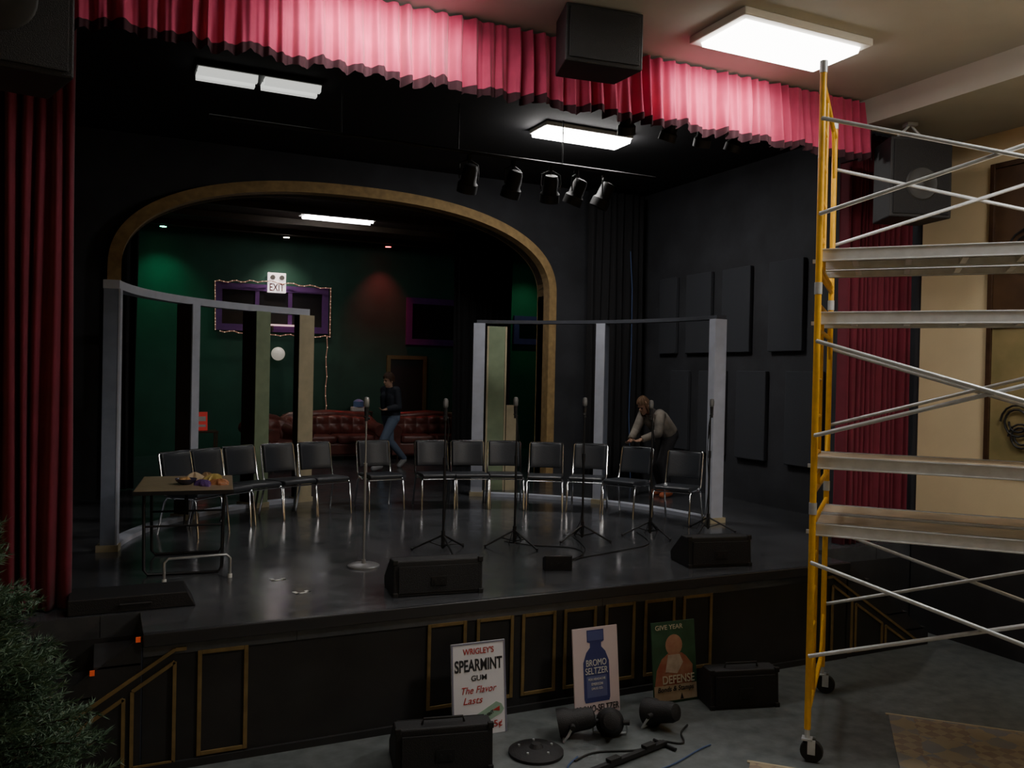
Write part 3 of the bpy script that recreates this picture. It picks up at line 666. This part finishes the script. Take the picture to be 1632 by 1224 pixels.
# ------------------------------------------------------------------ floor gear
r=thing("lamp_base_plate","round black cast base plate lying on floor","base",(2.72,5.22,0))
MB().lathe([(.19,0),(.19,.02),(.16,.035),(.05,.045),(.03,.07)],32).obj("plate",M_cab,r,smooth=True)
for k in range(5): a=k*1.25; MB().cyl((.12*math.cos(a),.12*math.sin(a),.03),(.12*math.cos(a),.12*math.sin(a),.05),.008).obj("bolt",M_steel,r)
def parcan(x,y,rz,pitch,lab):
    r=thing("floor_stage_light",lab,"stage light",(x,y,0),(0,0,rz),group="stage lights on floor")
    HM=Matrix.Translation((0,0,.115))@Matrix.Rotation(pitch,4,'X')
    mb=MB(); mb.M=HM
    mb.lathe([(.03,.17),(.06,.16),(.075,.12),(.08,.0),(.10,-.03),(.105,-.10),(.09,-.10),(.08,-.05)],26).obj("lamp_body",M_cab,r,smooth=True)
    mb=MB(); mb.M=HM
    mb.lathe([(.001,-.05),(.082,-.05),(.07,-.07),(.001,-.08)],26).obj("lens",mat("lantern_lens",(.12,.12,.14),.08,spec=1),r,smooth=True)
    MB().tube([(-.11,0,.115),(-.125,.03,.06),(-.12,.06,.014),(.12,.06,.014),(.125,.03,.06),(.11,0,.115)],.009,8).obj("yoke",M_steel,r,smooth=True)
    for s_ in(-1,1): MB().cyl((s_*.09,0,.115),(s_*.135,0,.115),.018).obj("yoke_knob",M_rubber,r,smooth=True)
    MB().box((0,.06,.03),(.06,.05,.05)).cyl((.05,.06,.03),(.08,.06,.03),.006).obj("clamp",M_darkmetal,r,bevel=.004)
parcan(3.08,5.36,1.1,1.35,"black stage light lying sideways on concrete floor")
parcan(3.33,5.24,-.5,1.15,"black stage light with steel yoke on concrete floor")
parcan(3.76,5.26,.35,1.3,"black stage light facing forward near posters")
r=thing("floor_bar","dark steel bar stand lying flat on floor","equipment",(3.2,4.86,0),(0,0,.25))
MB().box((0,0,.03),(.85,.04,.03)).obj("bar",M_darkmetal,r,bevel=.003)
for s_ in(-1,1): MB().cyl((s_*.42,-.1,.015),(s_*.42,.1,.015),.012).obj("bar_foot",M_darkmetal,r)
for xx in(-.1,.25): MB().box((xx,0,.055),(.1,.05,.02)).obj("clamp_block",M_rubber,r)
top(sm([(2.9,5.0,.008),(3.1,5.06,.008),(3.4,4.98,.008),(3.6,5.05,.008),(3.75,4.95,.008),(3.85,5.1,.008),(3.98,5.2,.008)],.007).obj("power_cable",M_rubber),"thick black power cable on concrete floor","cable")
top(sm([(2.95,5.05,.008),(2.8,4.9,.008),(3.0,4.70,.008),(3.4,4.68,.008),(3.8,4.82,.008),(3.92,4.85,.008)],.006).obj("power_cable",mat("blue_cable",(.06,.10,.22),.5)),"blue cable curled on concrete floor","cable")

# ------------------------------------------------------------------ rugs
def rug(x,y,w,d,rz,label):
    r=thing("patterned_rug",label,"rug",(x,y,0),(0,0,rz))
    MB().b2(-w/2,w/2,-d/2,d/2,.001,.012).obj("rug_weave",M_rug,r)
    for s_ in(-1,1): MB().b2(-w/2-.02,w/2+.02,min(s_*d/2,s_*(d/2+.03)),max(s_*d/2,s_*(d/2+.03)),.001,.008).obj("rug_fringe",M_tan,r)
rug(5.54,3.38,1.9,2.0,-pi/4,"worn blue and tan woven rug on concrete floor")
rug(3.78,3.46,1.2,1.8,-pi/4,"small blue and tan woven rug on concrete floor")

# ------------------------------------------------------------------ scaffold
a49=-math.atan2(.755,.656)
SL,SW=2.13,1.42
sc=thing("scaffold_tower","yellow steel rolling scaffold tower with galvanised cross braces","scaffold",(4.38,4.40,0),(0,0,a49))
for xe in (0,SL):
    for k in range(3):
        z0=.22+1.5*k; z1=z0+1.5; rt=.022
        mb=MB()
        mb.cyl((xe,0,z0),(xe,0,z1),rt,n=12).cyl((xe,SW,z0),(xe,SW,z1),rt,n=12)
        mb.cyl((xe,.42,z0+.12),(xe,.42,z1-.1),.016,n=10)
        mb.cyl((xe,0,z1-.1),(xe,SW,z1-.1),.018,n=10).cyl((xe,0,z0+.12),(xe,SW,z0+.12),.018,n=10)
        for q in range(1,5): mb.cyl((xe,0,z0+.12+q*.256),(xe,.42,z0+.12+q*.256),.012,n=8)
        mb.tube([(xe,SW,z1-.45),(xe,SW-.25,z1-.1)],.013,8).tube([(xe,SW,z0+.45),(xe,SW-.25,z0+.12)],.013,8)
        mb.obj("end_frame",M_yellow,sc,smooth=True)
        for yy in (0,SW): MB().cyl((xe,yy,z1-.03),(xe,yy,z1+.05),.026,n=12).obj("coupling_pin",M_steel,sc,smooth=True)
    for z in (3.38,2.95,1.96,1.50): MB().cyl((xe,0,z),(xe,SW,z),.018,n=10).obj("bearer_bar",M_yellow,sc,smooth=True)
    for yy in(0,SW):
        c=MB().cyl((xe,yy,.12),(xe,yy,.26),.017).box((xe,yy,.155),(.07,.07,.012)).box((xe+.03,yy-.032,.11),(.05,.006,.1)).box((xe+.03,yy+.032,.11),(.05,.006,.1)).obj("caster",M_steel,sc)
        MB().lathe([(.02,-.022),(.07,-.022),(.076,-.014),(.076,.014),(.07,.022),(.02,.022)],24,'y',(xe+.03,yy,.077)).obj("wheel",M_rubber,c,smooth=True)
for yy,off in((0,-.035),(SW,.035)):
    for k in range(3):
        za,zb=.73+1.5*k,1.37+1.5*k
        for (p,q,o2) in ((za,zb,0),(zb,za,.018)):
            y_=yy+off+(o2 if off>0 else -o2)
            MB().cyl((0,y_,p),(SL,y_,q),.0145,n=10).cyl((0,yy,p),(0,y_,p),.008,n=8).cyl((SL,yy,q),(SL,y_,q),.008,n=8).obj("cross_brace",M_steel,sc,smooth=True)
def plank(y0,z,w=.48):
    M=Matrix.Translation((4.38,4.40,0))@Matrix.Rotation(a49,4,'Z')
    loc=M@Vector((0,y0,z))
    r=thing("scaffold_plank","aluminium-railed plywood scaffold plank resting on tower","scaffold plank",loc,(0,0,a49),group="scaffold planks")
    for yy in(0,w-.03):
        MB().b2(-.02,SL+.02,yy,yy+.03,.018,.105).b2(-.02,SL+.02,yy-.006,yy+.036,.018,.028).b2(-.02,SL+.02,yy-.006,yy+.036,.095,.105).obj("side_rail",M_alu,r,bevel=.003)
    MB().b2(.0,SL,.03,w-.03,.085,.10).obj("deck_board",M_ply,r)
    for k in range(6): MB().b2(.2+k*.34,.24+k*.34,.03,w-.03,.03,.085).obj("cross_rib",M_alu,r)
    for xx in(-.02,SL+.02):
        for yy in(.06,w-.1): MB().box((xx,yy+.02,.03),(.06,.03,.025)).obj("hook",M_steel,r)
for y0,z in [(.05,3.40),(.60,3.40),(.05,2.97),(.05,1.98),(.05,1.52),(.60,1.52)]: plank(y0,z)

# ------------------------------------------------------------------ rear room furniture
def winframe(x0,x1,z0,z1,nm,mull):
    w=.13; y=17.8
    mb=MB().b2(x0,x0+w,y-.06,y,z0,z1).b2(x1-w,x1,y-.06,y,z0,z1).b2(x0+w,x1-w,y-.06,y,z1-w,z1).b2(x0+w,x1-w,y-.06,y,z0,z0+w)
    for m in mull: mb.b2(m-.04,m+.04,y-.05,y,z0+w,z1-w)
    struct(mb.obj("trim_%d"%(30+nm),M_purple),"purple painted window frame","window frame")
    struct(MB().b2(x0+w,x1-w,y-.02,y-.001,z0+w,z1-w).obj("window_%d"%nm,mat("dark_glass",(.012,.012,.016),.15)),"dark window glass","window")
winframe(1.95,4.18,3.36,4.30,1,[2.75,3.4]); winframe(5.88,7.15,3.2,4.22,2,[]); winframe(8.45,9.3,3.3,3.95,3,[])
struct(MB().b2(5.46,5.54,17.74,17.8,SZ,2.88).b2(6.28,6.36,17.74,17.8,SZ,2.88).b2(5.46,6.36,17.74,17.8,2.88,2.96).obj("trim_34",M_olive),"olive painted door casing","door frame")
dr=struct(MB().b2(5.54,6.28,17.77,17.8,SZ,2.88).obj("door_1",mat("dark_door",(.02,.02,.02),.5)),"dark door","door")
MB().cyl((5.64,17.77,1.95),(5.64,17.72,1.95),.02).ell((5.64,17.71,1.95),.03,12,8).obj("door_knob",M_steel,dr)
# exit sign
r=thing("exit_sign","illuminated white exit sign with twin emergency lamps","sign",(3.12,17.72,4.15))
M_exit=mat("exit_face",(.9,.85,.85),.5,emit=(1,.85,.85),estr=1.2)
MB().b2(-.18,.18,-.03,.03,0,.21).obj("sign_box",M_exit,r,bevel=.008)
text("EXIT",.29,.15,(0,-.033,.03),mat("exit_dark",(.12,.01,.015),.5),r,bold=.015)
MB().b2(-.18,.18,-.01,.03,.215,.40).obj("lamp_plate",M_exit,r,bevel=.008)
for s_ in(-1,1): MB().lathe([(.02,.03),(.045,.01),(.05,-.05),(.001,-.05)],16,'y',(s_*.09,-.02,.30)).obj("emergency_lamp",mat("lamp_grey",(.12,.11,.11),.5),r,smooth=True)
r=thing("globe_lamp","round white globe wall lamp","lamp",(3.16,17.66,2.82))
MB().ell((0,0,.1),.135,24,16).obj("globe",mat("globe_glass",(.8,.8,.75),.3,emit=(1,.9,.75),estr=.25),r,smooth=True)
MB().cyl((0,0,.1),(0,.14,.1),.03).obj("wall_mount",M_steel,r)
r=thing("wall_shelf","small pale shelf with added glow in the purple window","shelf",(3.3,17.68,3.48))
MB().b2(-.3,.3,-.08,.05,0,.03).obj("shelf_board",mat("shelf_pink_glow",(.7,.5,.52),.5,emit=(1,.6,.62),estr=.9),r)  # emission on the board stands for pink light inside the window
for s_ in(-1,1): MB().b2(s_*.26-.02,s_*.26+.02,-.02,.05,-.1,0).obj("shelf_bracket",M_brownp,r)
# string lights
r=thing("string_lights","strand of tiny warm lights looped around purple window","string lights",(0,17.66,0))
pth=[]
loop=[(1.95,3.36),(1.93,4.3),(2.9,4.36),(4.2,4.3),(4.2,3.3),(3.0,3.30),(1.95,3.34)]
for i in range(len(loop)-1):
    (x0,z0),(x1,z1)=loop[i],loop[i+1]
    for q in range(12): t=q/12; pth.append((x0+(x1-x0)*t,.01*math.sin(q*2.1),z0+(z1-z0)*t+.02*math.sin(q*1.7)))
tail=[(4.14+.015*math.sin(q*2),0,3.28-.2*q) for q in range(9)]
MB().tube(pth,.010,5).tube(tail,.008,5).obj("wire",mat("warm_rope",(.4,.2,.15),.5,emit=(1,.5,.35),estr=.12),r)
mb=MB()
for p_ in pth[::1]+tail: mb.ell((p_[0],p_[1]-.012,p_[2]),.010,6,4)
o=mb.obj("bulb_cluster",mat("fairy_bulb",(1,.8,.6),.5,emit=(1,.62,.4),estr=.7),r); o["kind"]="stuff"

def sofa(x,y,w,rz,label,nm="leather_sofa"):
    r=thing(nm,label,"sofa" if w>1.2 else "armchair",(x,y,SZ),(0,0,rz))
    MB().b2(-w/2+.1,w/2-.1,-.42,.35,.1,.32).obj("base",M_leather,r,bevel=.03)
    nc=max(1,round((w-.4)/.6))
    for k in range(nc):
        a=-w/2+.2+(w-.4)*k/nc; b=-w/2+.2+(w-.4)*(k+1)/nc
        MB().b2(a+.01,b-.01,-.45,.2,.32,.47).obj("seat_cushion",M_leather,r,bevel=.05)
    def bf(u,v):
        X=-w/2+.1+(w-.2)*u; Z=.42+.44*v
        t=abs(math.sin(X*pi/.24))*abs(math.sin((Z-.42)*pi/.22))
        yb=.16+.1*v-.06*t-.07*math.sin(pi*v)
        if v>.8: yb+=(v-.8)*.9; Z-=(v-.8)*.12
        Z+=.025*math.sin(pi*u*nc*2)*v*.4+.04*math.sin(pi*u)*v
        return (X,yb,Z)
    o=MB().grid(bf,int(w*40),24).obj("tufted_back",M_leather,r)
    for p in o.data.polygons: p.use_smooth=True
    MB().b2(-w/2+.1,w/2-.1,.28,.4,.1,.80).tube([(-w/2+.1,.33,.74),(-w/2+.2,.33,.80),(0,.33,.85),(w/2-.2,.33,.80),(w/2-.1,.33,.74)],.085,14).obj("back_roll",M_leather,r,smooth=True)
    for s_ in(-1,1):
        MB().b2(s_*(w/2-.2),s_*(w/2-.04),-.42,.36,.1,.56).tube([(s_*(w/2-.1),-.46,.56),(s_*(w/2-.1),0,.60),(s_*(w/2-.1),.36,.70)],.12,16).obj("rolled_arm",M_leather,r,smooth=True)
        for sy in(-.36,.3): MB().lathe([(.02,0),(.035,.05),(.03,.1)],12,'z',(s_*(w/2-.15),sy,0)).obj("foot",M_wood,r,smooth=True)
    return r
sofa(4.0,16.55,1.9,.05,"tufted brown leather sofa against the green wall")
sofa(5.95,16.35,1.75,-.12,"tufted brown leather sofa beside the first one")
sofa(2.72,15.4,.95,.5,"brown leather armchair beside tufted sofa","leather_armchair")
def stable(x,y,h,label):
    r=thing("side_table",label,"table",(x,y,SZ))
    MB().b2(-.25,.25,-.2,.2,h-.03,h).obj("tabletop",M_wood,r,bevel=.006)
    for sx in(-1,1):
        for sy in(-1,1): MB().b2(sx*.21,sx*.24,sy*.16,sy*.19,0,h-.03).obj("leg",M_wood,r)
stable(1.55,15.75,.62,"small dark wooden side table"); stable(4.75,17.35,.88,"tall dark wooden table behind sofa")
r=thing("red_sign","small red framed sign on dark side table","sign",(1.55,15.75,SZ+.62),(-.1,0,.1))
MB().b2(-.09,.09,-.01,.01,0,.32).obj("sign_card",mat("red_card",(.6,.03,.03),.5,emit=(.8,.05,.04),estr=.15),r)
for z0,z1 in((.16,.24),(.06,.10)): MB().b2(-.06,.06,-.013,-.01,z0,z1).obj("printed_block",M_white,r)
r=thing("plastic_container","small white and blue container on table behind sofa","container",(4.75,17.35,SZ+.88))
MB().b2(-.15,.15,-.08,.08,0,.09).obj("container_base",M_white,r,bevel=.01)
MB().lathe([(.11,.09),(.11,.2),(.07,.23),(.03,.25)],20).obj("container_top",mat("blue_plastic",(.15,.25,.5),.3),r,smooth=True)

# ------------------------------------------------------------------ tree
tx,ty=-.49,3.45
tr=thing("christmas_tree","dark green artificial conifer tree by the stage","tree",(tx,ty,0))
MB().cyl((0,0,.05),(0,0,1.95),.03,.008).lathe([(.22,0),(.22,.05),(.05,.1),(.04,.2)],24).obj("trunk",M_wood,tr,smooth=True)
V=[];F=[]
Htree=2.14
def needle(p,d,l,w):
    side=d.cross(Vector((random.uniform(-1,1),random.uniform(-1,1),random.uniform(-1,1))))
    if side.length<1e-3: return
    side.normalize(); o=len(V)
    V.extend([p-side*w,p+side*w,p+d*l]); F.append((o,o+1,o+2))
br=MB()
zz=.35
while zz<Htree-.04:
    rad=.80*(1-(zz-.25)/(Htree-.2))+.03
    nb=int(7+rad*18)
    for k in range(nb):
        a=random.uniform(0,2*pi); L=rad*random.uniform(.8,1.12)
        d=Vector((math.cos(a),math.sin(a),random.uniform(-.05,.3))).normalized()
        base=Vector((0,0,zz+random.uniform(-.03,.03)))
        nseg=int(L/.05)+2
        vis = (zz>.8)
        for s_ in range(int(nseg*.25),nseg+1):
            p=base+d*L*s_/nseg
            for sd in (-1,1):
                tl=.05+.13*(1-s_/nseg)+random.uniform(0,.05)
                td=(d*.7+Vector((-math.sin(a),math.cos(a),random.uniform(-.1,.35)))*sd*.7).normalized()
                nn=9 if vis else 3
                for q in range(nn):
                    pp=p+td*tl*q/nn
                    for h_ in range(3 if vis else 2):
                        nd=(td*.9+Vector((random.uniform(-1,1),random.uniform(-1,1),random.uniform(-.7,1)))*.75).normalized()
                        needle(pp,nd,random.uniform(.022,.038),.0026)
        br.tube([base,base+d*L],[.006,.002],4)
    zz+=.055
me=bpy.data.meshes.new("needles"); me.from_pydata([tuple(v) for v in V],[],F); me.update()
me.materials.append(mat("pine_needles",(.065,.13,.08),.5,nscale=6,col2=(.17,.28,.19)))
o=bpy.data.objects.new("needles",me); C.objects.link(o); o.parent=tr; o["kind"]="stuff"
br.obj("branches",M_wood,tr)["kind"]="stuff"

# ------------------------------------------------------------------ people
def person(loc,rz,J,label,cols,hairlong,sc_=1.0):
    root=thing("person",label,"person",loc,(0,0,rz)); root.scale=(sc_,sc_,sc_)
    caps=[]
    def cap(a,b,r0,r1,reg): caps.append((Vector(a),Vector(b),r0,r1,reg))
    pel=Vector(J['pelvis']); ch=Vector(J['chest']); nk=Vector(J['neck']); hd=Vector(J['head'])
    for s_,n_ in((-1,'R'),(1,'L')):
        sh=Vector(J['sh'+n_]); el=Vector(J['el'+n_]); wr=Vector(J['wr'+n_]); hp=Vector(J['hip'+n_]); kn=Vector(J['kn'+n_]); an=Vector(J['an'+n_])
        lat=(Vector(J['shL'])-Vector(J['shR'])).normalized()
        cap(hp,kn,.088,.058,'leg'); cap(kn,an,.058,.038,'leg')
        ft=Vector(J['toe'+n_]); cap(an+Vector((0,0,-.03)),ft,.04,.032,'foot')
        cap(sh,el,.052,.042,'arm'); cap(el,wr,.042,.027,'arm')
        cap(pel+lat*s_*.07,ch+lat*s_*.085,.105,.11,'torso'); cap(ch+lat*s_*.08,sh-lat*s_*.02,.10,.06,'torso')
        cap(hp,pel+lat*s_*.06,.095,.10,'hip')
        d=(wr-el).normalized(); n2=d.cross(lat); 
        if n2.length<.1: n2=Vector((0,-1,0))
        n2.normalize(); pl=d.cross(n2).normalized()
        cap(wr,wr+d*.03,.024,.026,'hand')
        for k in range(4):
            off=pl*(k-1.5)*.021; kn0=wr+d*.085+off; L=[.07,.08,.075,.058][k]
            cap(wr+d*.02+off*.7,kn0,.014,.011,'hand')
            m1=kn0+(d*.85+n2*.45).normalized()*L*.5; cap(kn0,m1,.0095,.0088,'hand')
            m2=m1+(d*.5+n2*.85).normalized()*L*.5; cap(m1,m2,.0088,.0075,'hand')
        t0=wr+d*.03-pl*.03; t1=t0+(d*.6-pl*.7).normalized()*.04; cap(wr+d*.02,t0,.014,.012,'hand'); cap(t0,t1,.012,.01,'hand'); cap(t1,t1+(d*.9+n2*.4).normalized()*.03,.010,.008,'hand')
    cap(ch,nk,.09,.055,'torso'); cap(nk,hd,.052,.055,'head')
    mb=MB()
    for (a,b,r0,r1,reg) in caps:
        mb.cyl(a,b,r0,r1,12); mb.ell(a,r0,12,8); mb.ell(b,r1,12,8)
    HM=Matrix.Translation(hd)@Euler(J.get('hrot',(0,0,0))).to_matrix().to_4x4()
    mb.M=HM
    mb.ell((0,.01,.04),(.074,.092,.095),20,14).ell((0,-.03,-.03),(.056,.06,.07),16,12).ell((0,-.06,-.085),(.026,.022,.02),12,8)
    mb.ell((0,-.098,-.005),(.013,.02,.024),10,8).ell((0,-.082,-.048),(.026,.014,.008),10,6).ell((0,-.08,-.06),(.022,.012,.008),10,6).ell((0,-.078,.035),(.055,.014,.012),12,6)
    for s_ in(-1,1): mb.ell((s_*.074,.012,.0),(.012,.02,.032),10,8)
    mb.M=Matrix.Identity(4)
    me=mb.mesh("t"); to=bpy.data.objects.new("t",me); C.objects.link(to)
    md=to.modifiers.new("r","REMESH"); md.mode='VOXEL'; md.voxel_size=.0075
    md=to.modifiers.new("s","SMOOTH"); md.factor=.5; md.iterations=3
    bpy.context.view_layer.update(); dg=bpy.context.evaluated_depsgraph_get()
    bm_=bpy.data.meshes.new_from_object(to.evaluated_get(dg)); bpy.data.objects.remove(to)
    bm_.name="body"; bm_.materials.clear(); bm_.materials.append(mat("skin",(.50,.30,.21),.55))
    for p in bm_.polygons: p.use_smooth=True
    body=bpy.data.objects.new("body",bm_); C.objects.link(body); body.parent=root
    cen=np.array([p.center[:] for p in bm_.polygons]); best=np.full(len(cen),1e9); reg=np.zeros(len(cen),int)
    names=['leg','foot','arm','torso','hip','hand','head']
    allc=caps+[(hd,hd+Vector((0,0,.05)),.08,.08,'head')]
    for (a,b,r0,r1,rg) in allc:
        A=np.array(a[:]);Bv=np.array(b[:])-A; L2=max(Bv@Bv,1e-9); t=np.clip(((cen-A)@Bv)/L2,0,1)
        dd=np.linalg.norm(cen-(A+t[:,None]*Bv),axis=1)-(r0+(r1-r0)*t)
        m_=dd<best; best[m_]=dd[m_]; reg[m_]=names.index(rg)
    pz=np.array(pel[:]); ax=np.array((ch-pel).normalized()[:]); h_=(cen-pz)@ax
    reg[(reg==3)&(h_<.02)]=4
    vco=[v.co.copy() for v in bm_.vertices]; vno=[v.normal.copy() for v in bm_.vertices]
    def cloth(nm,regs,off,m):
        mp={}; vs=[]; fs=[]
        for i,p in enumerate(bm_.polygons):
            if names[reg[i]] in regs:
                f=[]
                for vi in p.vertices:
                    if vi not in mp: mp[vi]=len(vs); vs.append(tuple(vco[vi]+vno[vi]*off))
                    f.append(mp[vi])
                fs.append(f)
        me=bpy.data.meshes.new(nm); me.from_pydata(vs,[],fs); me.update(); me.materials.append(m)
        for p in me.polygons: p.use_smooth=True
        o=bpy.data.objects.new(nm,me); C.objects.link(o); o.parent=root
        md=o.modifiers.new("s","SOLIDIFY"); md.thickness=.006; md.offset=1
    cloth("jacket",('torso','arm'),.014,cols[0]); cloth("trousers",('leg','hip'),.009,cols[1]); cloth("shoes",('foot',),.006,cols[2])
    hb=MB(); hb.M=HM
    def hf(u,v):
        a=2*pi*u; th=pi*.5*v*1.28
        front=max(0,-math.sin(a)); th*=1-front*.42
        rr=1.12+.04*math.sin(13*a)
        return (.078*rr*math.sin(th)*math.cos(a),.01+.098*rr*math.sin(th)*math.sin(a),.045+.104*rr*math.cos(th)-(hairlong*.08*v*v if math.sin(a)>-.5 else 0))
    hb.grid(hf,36,12)
    o=hb.obj("hair",cols[3],root,smooth=False)
    md=o.modifiers.new("s","SOLIDIFY"); md.thickness=.014
    for s_ in(-1,1):
        eb=MB(); eb.M=HM; eb.ell((s_*.03,-.083,.012),(.012,.008,.008),10,6); eb.obj("eye",M_ink,root)
J1=dict(pelvis=(0,0,.93),chest=(0,-.02,1.25),neck=(0,-.03,1.42),head=(0,-.06,1.54),hrot=(.15,0,0),
 shL=(.18,-.02,1.38),shR=(-.18,-.02,1.38),elL=(.24,-.02,1.10),elR=(-.22,.12,1.12),wrL=(.18,-.22,1.06),wrR=(-.22,.08,.87),
 hipL=(.09,0,.90),hipR=(-.09,0,.90),knL=(.09,-.22,.52),knR=(-.09,.06,.48),anL=(.09,-.28,.10),anR=(-.09,.38,.16),toeL=(.10,-.44,.04),toeR=(-.09,.27,.035))
person((4.55,14.5,SZ),-pi/2+.35,J1,"person in dark jacket and blue jeans walking past the sofas",
 (mat("dark_jacket",(.025,.03,.045),.8),mat("blue_jeans",(.14,.19,.28),.8),mat("grey_shoes",(.35,.35,.36),.6),mat("brown_hair",(.07,.035,.02),.7)),0.2)
J2=dict(pelvis=(0,.14,.90),chest=(0,-.08,1.11),neck=(0,-.21,1.22),head=(0,-.31,1.29),hrot=(.5,0,.1),
 shL=(.18,-.16,1.18),shR=(-.18,-.16,1.18),elL=(.22,-.24,.92),elR=(-.22,-.26,.93),wrL=(.12,-.44,.84),wrR=(-.12,-.44,.82),
 hipL=(.09,.14,.88),hipR=(-.09,.14,.88),knL=(.11,-.06,.48),knR=(-.11,.02,.47),anL=(.12,.10,.09),anR=(-.12,.18,.09),toeL=(.15,-.07,.036),toeR=(-.14,.01,.036))
person((7.2,10.2,SZ),-pi/2+.15,J2,"person with long brown hair in cream and dark jacket leaning forward",
 (mat("cream_jacket",(.36,.32,.27),.8,nscale=4,col2=(.04,.035,.035)),mat("dark_trousers",(.03,.03,.035),.8),mat("orange_shoes",(.45,.12,.05),.6),mat("brown_hair2",(.13,.07,.035),.7)),2.2)

# ------------------------------------------------------------------ world & camera
w=bpy.data.worlds.new("w"); bpy.context.scene.world=w; w.use_nodes=True
w.node_tree.nodes["Background"].inputs[0].default_value=(.02,.02,.022,1)
w.node_tree.nodes["Background"].inputs[1].default_value=.3

yaw=math.radians(25.4); th=math.radians(.627); ro=math.radians(1.2)
Fw=Vector((math.sin(yaw)*math.cos(th),math.cos(yaw)*math.cos(th),-math.sin(th)))
Rt=Fw.cross(Vector((0,0,1))).normalized(); Up=Rt.cross(Fw)
R2=Rt*math.cos(ro)+Up*math.sin(ro); U2=Up*math.cos(ro)-Rt*math.sin(ro)
cam=bpy.data.cameras.new("cam"); co=bpy.data.objects.new("camera",cam); C.objects.link(co)
cam.sensor_width=36; cam.lens=1370/1632*36; cam.clip_start=.05
m=Matrix((R2,U2,-Fw)).transposed().to_4x4(); m.translation=(0,0,2.6); co.matrix_world=m
bpy.context.scene.camera=co
